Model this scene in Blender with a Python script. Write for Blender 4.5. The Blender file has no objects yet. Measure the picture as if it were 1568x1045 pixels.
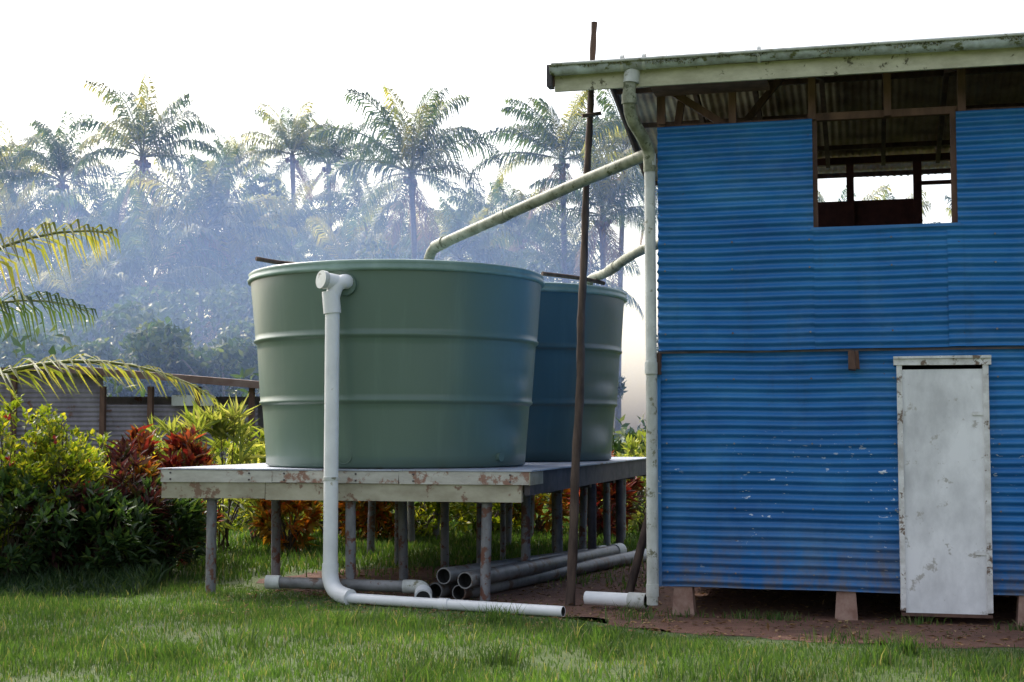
import bpy, math, random, bmesh
import numpy as np
from mathutils import Vector
random.seed(7); R=np.random.default_rng(11)
sc=bpy.context.scene
sc.view_settings.view_transform='Standard'; sc.view_settings.look='None'; sc.view_settings.exposure=0
COL=sc.collection

# ---------------------------------------------------------------- materials
def newmat(name):
    m=bpy.data.materials.new(name); m.use_nodes=True
    nt=m.node_tree; b=nt.nodes['Principled BSDF']; return m,nt,b
def ramp(nt,fac,stops):
    r=nt.nodes.new('ShaderNodeValToRGB'); e=r.color_ramp.elements
    while len(e)<len(stops): e.new(0.5)
    for i,(p,c) in enumerate(stops):
        e[i].position=p; e[i].color=(*c,1) if len(c)==3 else c
    nt.links.new(fac,r.inputs[0]); return r.outputs[0]
def noise(nt,scale,detail=5,rough=.6,mapscale=None,vec=None):
    n=nt.nodes.new('ShaderNodeTexNoise'); n.inputs['Scale'].default_value=scale
    n.inputs['Detail'].default_value=detail; n.inputs['Roughness'].default_value=rough
    if vec is None:
        tc=nt.nodes.new('ShaderNodeTexCoord'); vec=tc.outputs['Object']
    if mapscale:
        mp=nt.nodes.new('ShaderNodeMapping'); mp.inputs['Scale'].default_value=mapscale
        nt.links.new(vec,mp.inputs[0]); vec=mp.outputs[0]
    nt.links.new(vec,n.inputs['Vector']); return n.outputs['Fac']
def mix(nt,fac,a,b,mode='MIX'):
    m=nt.nodes.new('ShaderNodeMix'); m.data_type='RGBA'; m.blend_type=mode
    for sock,v in ((m.inputs[0],fac),(m.inputs[6],a),(m.inputs[7],b)):
        if isinstance(v,(int,float)): sock.default_value=v
        elif isinstance(v,tuple): sock.default_value=(*v,1)
        else: nt.links.new(v,sock)
    return m.outputs[2]
def bump(nt,b,h,strength=.3,dist=.02):
    n=nt.nodes.new('ShaderNodeBump'); n.inputs['Strength'].default_value=strength; n.inputs['Distance'].default_value=dist
    nt.links.new(h,n.inputs['Height']); nt.links.new(n.outputs[0],b.inputs['Normal'])
def simple(name,c1,c2,scale=6,rough=.7,ms=None,lo=.35,hi=.65,bs=.3,spots=None,metal=0):
    m,nt,b=newmat(name)
    n=noise(nt,scale,8,.65,ms)
    c=ramp(nt,n,[(lo,c1),(hi,c2)])
    if spots:
        col,sc_,th=spots
        n2=noise(nt,sc_,6,.7)
        f=ramp(nt,n2,[(th,(0,0,0)),(th+.05,(1,1,1))])
        c=mix(nt,f,c,col)
    nt.links.new(c,b.inputs['Base Color']); b.inputs['Roughness'].default_value=rough
    b.inputs['Metallic'].default_value=metal
    if bs: bump(nt,b,n,bs,.01)
    return m
def leafmat(name,stops,trans=.4,rough=.5,tk=(2.1,1.9,.8)):
    m,nt,b=newmat(name)
    g=nt.nodes.new('ShaderNodeNewGeometry')
    c=ramp(nt,g.outputs['Random Per Island'],stops)
    n=noise(nt,.9,3)
    c=mix(nt,1.0,c,ramp(nt,n,[(.3,(.6,.6,.6)),(.7,(1.25,1.25,1.2))]),'MULTIPLY')
    nt.links.new(c,b.inputs['Base Color']); b.inputs['Roughness'].default_value=rough
    t=nt.nodes.new('ShaderNodeBsdfTranslucent')
    c2=mix(nt,1.0,c,tk,'MULTIPLY'); nt.links.new(c2,t.inputs[0])
    ms=nt.nodes.new('ShaderNodeMixShader'); ms.inputs[0].default_value=trans
    nt.links.new(b.outputs[0],ms.inputs[1]); nt.links.new(t.outputs[0],ms.inputs[2])
    nt.links.new(ms.outputs[0],nt.nodes['Material Output'].inputs[0]); return m

M={}
def bluemat(name):
    m,nt,b=newmat(name)
    n=noise(nt,1.3,6,.6,(1,1,2.2))
    c=ramp(nt,n,[(.3,(.008,.10,.31)),(.55,(.013,.14,.38)),(.75,(.03,.19,.44))])
    ch=noise(nt,15,5,.6,(1,1,2.2)); area=noise(nt,1.1,2,.5)
    chm=ramp(nt,ch,[(.64,(0,0,0)),(.66,(1,1,1))]); am=ramp(nt,area,[(.52,(0,0,0)),(.60,(1,1,1))])
    tc=nt.nodes.new('ShaderNodeTexCoord'); sp=nt.nodes.new('ShaderNodeSeparateXYZ'); nt.links.new(tc.outputs['Object'],sp.inputs[0])
    zl=nt.nodes.new('ShaderNodeMapRange'); zl.inputs[1].default_value=1.6; zl.inputs[2].default_value=1.3; nt.links.new(sp.outputs[2],zl.inputs[0])
    f=mix(nt,1.0,chm,am,'MULTIPLY'); f=mix(nt,1.0,f,zl.outputs[0],'MULTIPLY')
    c=mix(nt,f,c,(.55,.6,.65))
    zd=nt.nodes.new('ShaderNodeMapRange'); zd.inputs[1].default_value=.80; zd.inputs[2].default_value=.24; nt.links.new(sp.outputs[2],zd.inputs[0])
    dn=ramp(nt,noise(nt,5,6,.7,(1,1,.35)),[(.40,(0,0,0)),(.66,(1,1,1))])
    c=mix(nt,mix(nt,1.0,dn,zd.outputs[0],'MULTIPLY'),c,(.16,.12,.07))
    st=ramp(nt,noise(nt,7,5,.7,(1,1,.12)),[(.56,(0,0,0)),(.8,(.5,.5,.5))])
    c=mix(nt,st,c,(.02,.07,.15))
    st2=ramp(nt,noise(nt,2.3,5,.7,(1,1,.9)),[(.5,(0,0,0)),(.85,(.4,.4,.4))])
    c=mix(nt,st2,c,(.11,.25,.42))
    # rust freckles
    ru=ramp(nt,noise(nt,30,4,.6),[(.70,(0,0,0)),(.73,(.8,.8,.8))]); c=mix(nt,ru,c,(.10,.06,.05))
    nt.links.new(c,b.inputs['Base Color']); b.inputs['Roughness'].default_value=.42
    bump(nt,b,noise(nt,3,4),.2,.03); return m
M['blue']=bluemat('blue_paint')
M['brown']=simple('brown_timber',(.06,.03,.022),(.15,.08,.055),9,.8,(1,1,.3))
M['redframe']=simple('red_brown_frame',(.06,.015,.014),(.12,.035,.03),9,.7)
M['dark_wood']=simple('pole_bark',(.035,.022,.018),(.12,.08,.06),14,.85,(1,1,.2),bs=.8)
M['roof_under']=simple('rusty_roof_underside',(.22,.13,.09),(.55,.42,.26),2.2,.8,(1,1,1),.3,.7)
M['cream']=simple('cream_fascia_paint',(.38,.36,.25),(.56,.54,.40),5,.6,(1,1,2),spots=((.10,.09,.05),7,.60))
M['moss']=leafmat('moss',[(0,(.05,.055,.02)),(.6,(.11,.11,.04)),(1,(.25,.22,.12))],.15,.9)
M['gutter']=simple('gutter_plastic',(.24,.25,.24),(.54,.60,.64),7,.5,spots=((.10,.11,.04),8,.55))
M['door']=simple('weathered_white_door',(.52,.52,.53),(.80,.80,.81),2.3,.6,(1,1,.6),.35,.6,.15,spots=((.44,.42,.39),6,.60))
M['doorframe']=simple('door_frame_paint',(.46,.44,.42),(.74,.74,.73),8,.6,spots=((.16,.11,.08),10,.57))
M['white_pvc']=simple('white_pvc',(.64,.65,.66),(.78,.79,.80),2.5,.35,bs=.03,spots=((.45,.42,.36),5,.66))
M['dirty_pvc']=simple('dirty_pvc',(.36,.37,.34),(.58,.60,.58),5,.5,(1,1,.6),bs=.05,spots=((.18,.18,.12),9,.58))
M['mossy_pvc']=simple('mossy_pvc',(.12,.13,.08),(.32,.33,.25),9,.6,(1,1,1),bs=.2,spots=((.07,.08,.035),16,.56))
M['grey_pvc']=simple('grey_pvc',(.10,.10,.10),(.24,.24,.24),4,.45,bs=.05,spots=((.12,.07,.05),6,.55))
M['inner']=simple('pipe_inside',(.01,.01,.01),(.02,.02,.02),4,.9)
M['peel']=simple('peeling_beige_paint',(.36,.34,.30),(.58,.56,.51),4,.65,(1,1,3),.3,.7,.25,spots=((.27,.15,.11),5,.55))
M['peel2']=simple('dirty_beige_paint',(.27,.24,.17),(.46,.43,.33),3,.7,(1,1,2),.3,.7,.25,spots=((.20,.12,.08),6,.56))
M['deck']=simple('deck_sheet',(.25,.27,.33),(.42,.46,.55),2,.45,bs=.1,spots=((.2,.1,.07),4,.58))
M['joist']=simple('dark_joist',(.04,.035,.04),(.10,.085,.09),5,.8)
M['post']=simple('galvanised_post',(.11,.11,.12),(.24,.24,.25),8,.55,(1,1,.4),spots=((.13,.05,.03),9,.53))
M['concrete']=simple('stump_concrete',(.22,.12,.09),(.36,.24,.19),9,.9)
M['floor']=simple('timber_floor',(.16,.12,.09),(.26,.20,.15),5,.8)
M['trunk']=simple('palm_trunk_bark',(.10,.085,.07),(.22,.19,.16),6,.9,(1,1,4),bs=.5)
M['shed_wall']=simple('weathered_sheet_wall',(.15,.13,.16),(.28,.26,.30),3,.8,(1,1,.5),bs=.2,spots=((.14,.07,.05),3,.58))
M['shed_roof']=simple('rusty_shed_roof',(.10,.05,.035),(.20,.14,.12),2,.7)
def tankmat(name,c1,c2):
    m,nt,b=newmat(name)
    n=noise(nt,.8,4,.5,(1,1,.35)); c=ramp(nt,n,[(.3,c1),(.7,c2)])
    st=ramp(nt,noise(nt,5,5,.65,(1,1,.07)),[(.55,(0,0,0)),(.8,(.3,.3,.3))])
    c=mix(nt,st,c,tuple(min(1,x*1.6) for x in c2))
    nt.links.new(c,b.inputs['Base Color']); b.inputs['Roughness'].default_value=.36
    bump(nt,b,noise(nt,1.6,3),.14,.05); return m
M['tank']=tankmat('green_poly_tank',(.092,.148,.115),(.115,.175,.138))
M['tank2']=tankmat('teal_poly_tank',(.050,.09,.088),(.065,.11,.11))
M['lip']=simple('tank_rim_poly',(.15,.24,.20),(.22,.32,.28),4,.4,bs=.03)
M['lid']=simple('tank_lid_poly',(.16,.26,.28),(.22,.34,.36),4,.4,bs=.03)

M['palmleaf']=leafmat('palm_frond_green',[(0,(.03,.07,.022)),(.5,(.05,.10,.028)),(1,(.10,.14,.04))],.4)
M['palmyel']=leafmat('palm_frond_yellow',[(0,(.11,.15,.03)),(1,(.25,.24,.07))],.5)
M['palmdead']=leafmat('palm_frond_dead',[(0,(.12,.07,.03)),(1,(.26,.17,.09))],.3)
M['rachis']=simple('frond_rib',(.14,.16,.05),(.24,.24,.09),5,.6)
M['forest']=leafmat('forest_leaf',[(0,(.025,.055,.020)),(.6,(.045,.095,.03)),(1,(.11,.15,.04))],.35)
M['shrub']=leafmat('shrub_leaf',[(0,(.07,.12,.015)),(.6,(.14,.20,.02)),(1,(.34,.33,.04))],.55)
M['darkleaf']=leafmat('dark_shrub_leaf',[(0,(.02,.05,.018)),(.7,(.04,.085,.03)),(1,(.09,.13,.035))],.35)
M['croton_red']=leafmat('croton_red_leaf',[(0,(.05,.008,.008)),(.45,(.28,.03,.025)),(.6,(.08,.07,.015)),(1,(.45,.10,.04))],.4,tk=(1.5,1.2,.8))
M['croton_orange']=leafmat('croton_orange_leaf',[(0,(.12,.14,.02)),(.5,(.40,.20,.02)),(.75,(.45,.08,.015)),(1,(.45,.34,.03))],.5,tk=(1.5,1.3,.8))
M['darkred']=leafmat('dark_red_leaf',[(0,(.03,.012,.014)),(.5,(.08,.02,.025)),(.8,(.05,.06,.015)),(1,(.16,.03,.025))],.35,tk=(1.4,1.1,.9))
M['cordyline']=leafmat('striped_leaf',[(0,(.12,.18,.03)),(.5,(.24,.30,.08)),(1,(.42,.43,.18))],.45)
M['flower']=leafmat('red_flower',[(0,(.45,.02,.015)),(1,(.6,.06,.03))],.3,tk=(1.2,1,1))
M['grassblade']=leafmat('grass_blade',[(0,(.045,.09,.020)),(.5,(.07,.135,.028)),(.87,(.105,.17,.038)),(.94,(.18,.18,.08)),(1,(.26,.22,.12))],.4,.8,tk=(1.7,1.8,.8))
M['stem']=simple('shrub_stem',(.06,.045,.03),(.12,.09,.06),8,.9)
M['litter']=leafmat('leaf_litter',[(0,(.10,.05,.02)),(.6,(.24,.13,.06)),(1,(.40,.28,.15))],.1,.8)

# ---------------------------------------------------------------- mesh builder
class MB:
    def __init__(s): s.v=[]; s.f=[]; s.m=[]; s.sm=[]; s.mats=[]
    def mi(s,k):
        if k not in s.mats: s.mats.append(k)
        return s.mats.index(k)
    def add(s,vs,fs,k,smooth=False):
        o=len(s.v); s.v+=[tuple(v) for v in vs]; i=s.mi(k)
        for f in fs: s.f.append([o+a for a in f]); s.m.append(i); s.sm.append(smooth)
    def box(s,fr,a,b,k,jit=0):
        c=[]
        for z in (a[2],b[2]):
            for (x,y) in ((a[0],a[1]),(b[0],a[1]),(b[0],b[1]),(a[0],b[1])):
                c.append(fr(x+random.uniform(-jit,jit),y,z+random.uniform(-jit,jit)))
        s.add(c,[(3,2,1,0),(4,5,6,7),(0,1,5,4),(1,2,6,5),(2,3,7,6),(3,0,4,7)],k)
    def tube(s,pts,r,k,n=16,cap=True,hollow=None,capk=None):
        pts=[Vector(p) for p in pts]
        rs=r if isinstance(r,(list,tuple)) else [r]*len(pts)
        vs=[];up=None
        for i,p in enumerate(pts):
            d=((pts[min(i+1,len(pts)-1)]-pts[max(i-1,0)])).normalized()
            if up is None:
                up=Vector((0,0,1)) if abs(d.z)<.9 else Vector((1,0,0))
            a=d.cross(up).normalized(); bb=a.cross(d).normalized(); up=bb
            for j in range(n):
                t=2*math.pi*j/n; vs.append(p+a*math.cos(t)*rs[i]+bb*math.sin(t)*rs[i])
        fs=[]
        for i in range(len(pts)-1):
            for j in range(n):
                fs.append((i*n+j,i*n+(j+1)%n,(i+1)*n+(j+1)%n,(i+1)*n+j))
        s.add(vs,fs,k,True)
        if cap:
            for i,sgn in ((0,1),(len(pts)-1,-1)):
                ring=[vs[i*n+j] for j in range(n)]
                c=pts[i]; dd=(pts[1]-pts[0]).normalized() if i==0 else (pts[-2]-pts[-1]).normalized()
                if hollow:
                    inn=[c+(v-c)*hollow for v in ring]; inn2=[v+dd*.12 for v in inn]
                    s.add(ring+inn,[(j,(j+1)%n,n+(j+1)%n,n+j) for j in range(n)],k)
                    s.add(inn+inn2,[(j,(j+1)%n,n+(j+1)%n,n+j) for j in range(n)],'inner')
                    s.add(inn2,[tuple(range(n))],'inner')
                else: s.add(ring,[tuple(range(n))],capk or k)
    def obj(s,name,parent=None,loc=None):
        me=bpy.data.meshes.new(name); me.from_pydata(s.v,[],s.f); 
        for k in s.mats: me.materials.append(M[k])
        me.polygons.foreach_set('material_index',s.m); me.polygons.foreach_set('use_smooth',s.sm); me.update()
        o=bpy.data.objects.new(name,me); COL.objects.link(o)
        if parent: o.parent=parent
        return o
def empty(name):
    e=bpy.data.objects.new(name,None); COL.objects.link(e); e.empty_display_size=.2; return e
def smoothpath(pts,sub=5):
    pts=[Vector(p) for p in pts]; out=[]
    for i in range(len(pts)-1):
        p0=pts[max(i-1,0)];p1=pts[i];p2=pts[i+1];p3=pts[min(i+2,len(pts)-1)]
        for j in range(sub):
            t=j/sub
            out.append(.5*((2*p1)+(p2-p0)*t+(2*p0-5*p1+4*p2-p3)*t*t+(3*p1-p0-3*p2+p3)*t**3))
    out.append(pts[-1]); return out
def trimesh(name,V,T,mats,mi=None,parent=None,smooth=False,link=True):
    me=bpy.data.meshes.new(name); V=np.asarray(V,dtype=np.float32); T=np.asarray(T,dtype=np.int32)
    me.vertices.add(len(V)); me.vertices.foreach_set('co',V.ravel())
    me.loops.add(T.size); me.loops.foreach_set('vertex_index',T.ravel())
    me.polygons.add(len(T)); me.polygons.foreach_set('loop_start',np.arange(0,T.size,3,dtype=np.int32))
    for k in mats: me.materials.append(M[k])
    if mi is not None: me.polygons.foreach_set('material_index',np.asarray(mi,dtype=np.int32))
    me.update(calc_edges=True)
    if not link: return me
    o=bpy.data.objects.new(name,me); COL.objects.link(o)
    if parent: o.parent=parent
    return o
WF=lambda s,t,z:(1.24+.970*s+.2431*t,11.95-.2431*s+.970*t,z)
PF=lambda s,t,z:(-3.31+.970*s+.2431*t,13.5-.2431*s+.970*t,z)

# ---------------------------------------------------------------- BUILDING
B=empty('blue_corrugated_building')
def sheet(fr_axis,a0,a1,z0,z1,k='blue',pitch=.076,amp=.0125,off=0,parent=B,name='wall_sheet',ph=0):
    nz=max(2,int((z1-z0)/pitch*10)); nu=max(2,int((a1-a0)/.2)+1)
    V=[];F=[]
    for i in range(nz+1):
        z=z0+(z1-z0)*i/nz
        for j in range(nu+1):
            u=a0+(a1-a0)*j/nu
            wob=.006*math.sin(u*3.1+z*2+ph)+.004*math.sin(u*7.7-z*5+ph)
            c=math.sin(2*math.pi*z/pitch+ph); c=math.copysign(abs(c)**.8,c)
            V.append(fr_axis(u,-off+amp*c+wob,z+.004*math.sin(u*2.3+z)+.003*math.sin(u*5.1+z*3)))
    for i in range(nz):
        for j in range(nu):
            a=i*(nu+1)+j; F.append((a,a+1,a+nu+2,a+nu+1))
    mb=MB(); mb.add(V,F,k,True); return mb.obj(name,parent)
L=7.2; DP=4.4
fr=lambda u,d,z:WF(u,d,z)
sheet(fr,0.0,1.93,.235,2.195,name='front_wall_lower')
sheet(fr,2.63,L,.235,2.195,name='front_wall_lower')
sheet(fr,1.93,2.63,2.10,2.195,name='front_wall_over_door')
sheet(fr,0.0,1.285,2.197,4.10,off=.034,name='front_wall_upper')
sheet(fr,1.285,2.36,2.197,3.19,off=.034,name='front_wall_under_window',ph=.5)
sheet(fr,2.335,2.46,2.199,3.185,off=.041,name='front_wall_overlap')
sheet(fr,2.42,L,2.197,4.10,off=.036,name='front_wall_upper')
fl=lambda u,d,z:WF(0.0+d,u,z)
sheet(fl,.02,DP,.235,4.10,name='side_wall')
fl2=lambda u,d,z:WF(L-d,u,z)
sheet(fl2,.02,DP,.235,4.10,name='side_wall')
fb=lambda u,d,z:WF(u,DP-d,z)
sheet(fb,0,L,.235,3.80,k='blue',name='back_wall')
mb=MB()
mb.box(WF,(0,DP-.05,3.8),(2.22,DP-.01,4.11),'redframe')
mb.box(WF,(2.75,DP-.05,3.8),(L,DP-.01,4.11),'redframe')
mb.box(WF,(0,DP-.08,4.52),(L,DP,4.60),'redframe')
mb.box(WF,(2.25,DP-.07,4.26),(3.3,DP-.02,4.30),'redframe')
for s_,w in ((0,.1),(.8,.05),(1.50,.08),(2.22,.09),(2.95,.07),(3.7,.07),(4.5,.07),(5.4,.07),(6.3,.07),(7.1,.1)):
    mb.box(WF,(s_,DP-.1,3.75),(s_+w,DP-.005,4.56),'redframe')
mb.obj('rear_window_frames',B)
mb=MB()
mb.box(WF,(0,.03,4.06),(1.28,.10,4.13),'brown'); mb.box(WF,(2.42,.03,4.06),(L,.10,4.13),'brown')
mb.box(WF,(1.24,.03,4.10),(2.46,.10,4.16),'brown')
for s_ in (0.0,.60,1.255,1.86,2.44,3.1,3.8,4.6,5.4,6.2,7.1):
    mb.box(WF,(s_,-.02,4.10),(s_+.06,.05,4.52),'brown')
mb.box(WF,(.02,.03,.25),(.10,.10,4.1),'brown')
mb.box(WF,(1.25,.03,2.2),(1.32,.10,4.1),'brown'); mb.box(WF,(2.38,.03,2.2),(2.44,.10,4.1),'brown')
mb.box(WF,(1.25,.02,3.12),(2.44,.10,3.17),'brown')
mb.box(WF,(.0,-.055,4.12),(.07,-.02,4.40),'brown')
def beam(p,q,w,k,m):
    p=Vector(p);q=Vector(q); d=(q-p).normalized(); a=d.cross(Vector((.24,.97,0))).normalized()*w; b=d.cross(a).normalized()*w
    vs=[p+a+b,p-a+b,p-a-b,p+a-b,q+a+b,q-a+b,q-a-b,q+a-b]
    m.add(vs,[(3,2,1,0),(4,5,6,7),(0,1,5,4),(1,2,6,5),(2,3,7,6),(3,0,4,7)],k)
beam(WF(.12,.1,4.42),WF(.55,.1,4.12),.03,'brown',mb)
beam(WF(.15,.14,4.12),WF(.2,.14,4.45),.03,'brown',mb)
beam(WF(.5,1.5,4.3),WF(1.0,1.5,4.9),.03,'brown',mb)
mb.obj('top_framing',B)
mb=MB()
mb.box(WF,(-.01,-.022,2.176),(L,.0,2.194),'joist')
mb.box(WF,(-.015,-.014,.24),(.012,-.028,2.17),'blue')
mb.box(WF,(-.06,-.10,2.0),(.02,.02,2.18),'brown',.004)
mb.box(WF,(1.545,-.17,2.02),(1.60,-.02,2.175),'brown',.008)
mb.box(WF,(1.60,-.09,2.03),(1.63,-.02,2.17),'brown',.008)
mb.box(WF,(-.055,-.01,.26),(-.012,.06,2.0),'dirty_pvc',.004)
mb.box(WF,(1.285-.02,-.052,3.17),(2.44,-.035,3.195),'blue')
mb.obj('wall_trim',B)
mb=MB()
for s_ in (.06,.62,1.25,1.9,2.7,3.3,3.9,4.5,5.1):
    for z in (.35,.88,1.41,1.94,2.32,2.85,3.1):
        if 1.9<s_<2.65 and z<2.1: continue
        zz=(round(z/.076-.75)+.75)*.076
        mb.tube([WF(s_,-.010 if z<2.2 else -.044,zz),WF(s_,-.022 if z<2.2 else -.056,zz)],.008,'post',6)
mb.obj('roofing_nails',B)
mb=MB()
mb.box(WF,(1.965,-.035,.085),(2.585,.0,2.02),'door')
mb.box(WF,(1.925,-.05,.10),(1.965,.03,2.06),'doorframe',.003)
mb.box(WF,(2.585,-.05,.10),(2.625,.03,2.06),'doorframe',.003)
mb.box(WF,(1.90,-.06,2.055),(2.65,.03,2.115),'doorframe',.003)
mb.box(WF,(1.90,-.075,2.107),(2.65,-.062,2.125),'doorframe',.002)
mb.box(WF,(1.93,-.05,.06),(2.62,.1,.083),'brown')
for z in (.55,1.65): mb.box(WF,(2.50,-.045,z),(2.60,-.036,z+.03),'doorframe')
mb.obj('door',B)
mb=MB()
mb.box(WF,(0,.03,.235),(L,.12,.33),'joist')
mb.box(WF,(0,DP-.12,.235),(L,DP-.03,.33),'joist')
mb.box(WF,(.03,.12,.28),(L-.03,DP-.12,.36),'floor')
mb.box(WF,(.03,.02,2.16),(L-.03,DP-.12,2.24),'floor')
for t in (1.4,2.9): mb.box(WF,(0,t,.2),(L,t+.08,.27),'joist')
for s_ in (.18,1.50,2.9,4.3,5.7,6.9):
    for t in (.03,2.1,4.1):
        a=.075
        vs=[WF(s_-a-.02,t-.02,-.05),WF(s_+a+.02,t-.02,-.05),WF(s_+a+.02,t+.17,-.05),WF(s_-a-.02,t+.17,-.05),
            WF(s_-a,t,.235),WF(s_+a,t,.235),WF(s_+a,t+.15,.235),WF(s_-a,t+.15,.235)]
        mb.add(vs,[(4,5,6,7),(0,1,5,4),(1,2,6,5),(2,3,7,6),(3,0,4,7)],'concrete')
mb.obj('base_and_floors',B)
mb=MB()
s0,s1=-.80,L+.7; te,tr,tb=-.60,2.2,5.0; ze,zr=4.50,5.15
n=int((s1-s0)/.0095)
for (ta,za,tb_,zb) in ((te,ze,tr,zr),(tb,ze,tr,zr)):
    V=[];F=[];ns=8
    for j in range(n+1):
        s_=s0+(s1-s0)*j/n; c=.009*math.sin(2*math.pi*s_/.076)
        for i in range(ns+1):
            f=i/ns; sag=.012*math.sin(f*9+s_*2.2)
            V.append(WF(s_,ta+(tb_-ta)*f,za+(zb-za)*f+c+sag))
    for j in range(n):
        for i in range(ns): a=j*(ns+1)+i; F.append((a,a+1,a+ns+2,a+ns+1))
    mb.add(V,F,'roof_under',True)
mb.obj('roof_sheets',B)
mb=MB()
sl=(zr-ze)/(tr-te)
for t in (-.35,.5,1.3,2.05,2.4,3.2,4.0,4.75):
    z=zr-abs(t-tr)*sl-.055
    mb.box(WF,(s0+.03,t,z-.05),(s1-.03,t+.045,z),'brown')
def slopebar(s_,w,a,za,b,zb,lo,hi,k):
    vs=[WF(s_+ss,a,za+dz) for (ss,dz) in ((0,lo),(w,lo),(w,hi),(0,hi))]+[WF(s_+ss,b,zb+dz) for (ss,dz) in ((0,lo),(w,lo),(w,hi),(0,hi))]
    mb.add(vs,[(3,2,1,0),(4,5,6,7),(0,1,5,4),(1,2,6,5),(2,3,7,6),(3,0,4,7)],k)
for s_ in (.02,.62,1.28,1.88,2.46,3.3,4.1,4.9,5.7,6.5,7.15):
    slopebar(s_,.045,te+.1,ze-.10,tr,zr-.12,-.06,.03,'brown'); slopebar(s_,.045,4.3,zr-2.1*sl-.12,tr,zr-.12,-.06,.03,'brown')
slopebar(s0-.006,.024,te+.04,ze,tr,zr,-.13,.0,'brown'); slopebar(s0-.006,.024,tb,ze,tr,zr,-.13,.0,'brown')
mb.obj('rafters_and_purlins',B)
mb=MB()
mb.box(WF,(s0+.02,-.53,4.335),(s1,-.50,4.475),'cream')
mb.box(WF,(s0-.03,-.62,4.36),(s0+.012,-.50,4.54),'joist')
mb.box(WF,(.0,-.5,4.345),(.95,-.1,4.375),'brown')
V=[];F=[];rr=.062;nn=40;m=10
for j in range(nn+1):
    s_=s0+(s1-s0)*j/nn; dz=.008*math.sin(s_*1.7)
    for i in range(m+1):
        th=math.pi+math.pi*i/m
        V.append(WF(s_,-.595+rr*math.cos(th),4.525+dz+rr*math.sin(th)*1.1))
for j in range(nn):
    for i in range(m): a=j*(m+1)+i; F.append((a,a+1,a+m+2,a+m+1))
mb.add(V,F,'gutter',True)
for s_ in (-.2,-.02,.9): mb.tube([WF(s_-.012,-.595,4.52),WF(s_+.012,-.595,4.52)],.068,'dirty_pvc',16)
mb.tube([WF(s0+.02,-.665,4.527),WF(s1,-.665,4.53)],.014,'dirty_pvc',6)
mb.obj('fascia_and_gutter',B)
def leaves(C,D,N,ln,wd,fold=.15):
    S=np.cross(D,N); S/= (np.linalg.norm(S,axis=1,keepdims=True)+1e-9); U=np.cross(S,D)
    ln=np.asarray(ln).reshape(-1,1)*np.ones((len(C),1)); wd=np.asarray(wd).reshape(-1,1)*np.ones((len(C),1))
    mid=C+D*ln*.5
    a=C; b=mid+S*wd*.5+U*wd*fold; c=C+D*ln-U*ln*.12; d=mid-S*wd*.5+U*wd*fold
    V=np.stack([a,b,c,d],1).reshape(-1,3); k=np.arange(len(C))*4
    T=np.concatenate([np.stack([k,k+1,k+2],1),np.stack([k,k+2,k+3],1)],1).reshape(-1,3)
    return V,T
def rdir(n,zb=0):
    d=R.normal(size=(n,3)); d[:,2]+=zb; return d/np.linalg.norm(d,axis=1,keepdims=True)
n=11000; ss=R.uniform(s0,s1,n); amp=np.clip(.45+.55*np.sin(ss*7)*np.sin(ss*2.9+1)+.3*np.sin(ss*23),.05,1.2); tt=-.595+R.normal(0,.025,n); zz=4.52+R.uniform(0,.022,n)*amp+.008*np.sin(ss*1.7)
dn=R.uniform(0,1,n)<.5; tt=np.where(dn,-.661-R.uniform(0,.006,n),tt); zz=np.where(dn,4.525-R.uniform(0,.055,n)*amp,zz)
C=np.stack([1.24+.97*ss+.2431*tt,11.95-.2431*ss+.97*tt,zz],1)
V,T=leaves(C,rdir(n,.1),rdir(n),R.uniform(.006,.018,n),R.uniform(.006,.014,n)); trimesh('gutter_moss',V,T,['moss'],parent=B)
mb=MB()
p=smoothpath([(.985,11.44,4.50),(.965,11.44,4.38),(.955,11.45,4.22),(.985,11.52,4.08),(1.08,11.68,3.97),(1.145,11.80,3.87),(1.155,11.82,3.7)],6)
mb.tube(p,.052,'mossy_pvc',18)
mb.tube([(.985,11.44,4.50),(.972,11.44,4.36)],.066,'dirty_pvc',18)
mb.tube([(.955,11.45,4.27),(.957,11.452,4.19)],.062,'mossy_pvc',18)
mb.tube([(1.155,11.82,3.82),(1.16,11.83,2.0),(1.155,11.82,.10)],.046,'dirty_pvc',18)
for z in (3.80,2.05,.22): mb.tube([(1.157,11.82,z-.05),(1.157,11.82,z+.05)],.053,'dirty_pvc',18)
mb.obj('corner_downpipe',B)

# ---------------------------------------------------------------- PLATFORM
P=empty('tank_platform')
mb=MB(); W=3.57; D=7.6
mb.box(PF,(-.03,-.03,1.170),(1.2,D,1.182),'deck'); mb.box(PF,(1.205,-.03,1.168),(2.4,D,1.181),'deck'); mb.box(PF,(2.405,-.03,1.170),(W+.03,D,1.183),'deck')
mb.obj('deck',P)
mb=MB()
for a,b in ((0,1.13),(1.135,2.36),(2.365,W)):
    mb.box(PF,(a,-.02,1.055),(b,.025,1.166),'peel',.004)
mb.box(PF,(.0,.0,.905),(1.05,.05,1.053),'peel2',.004); mb.box(PF,(1.052,.002,.90),(W-.07,.05,1.052),'peel2',.005)
mb.box(PF,(0,.026,.99),(.05,D,1.166),'joist'); mb.box(PF,(W-.05,.026,.96),(W,D,1.166),'joist')
mb.box(PF,(W+.002,-.02,1.05),(W+.012,.5,1.165),'peel2')
mb.box(PF,(0,D-.05,.96),(W,D,1.166),'joist')
for x in (.1,.9,1.25,1.95,2.5,3.4):
    for z in (1.08,1.14): mb.tube([PF(x,-.019,z),PF(x,-.029,z)],.009,'joist',6)
t=.6
while t<D: mb.box(PF,(.05,t,1.04),(W-.05,t+.06,1.168),'joist'); t+=.45
mb.obj('frame_beams',P)
mb=MB()
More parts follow.
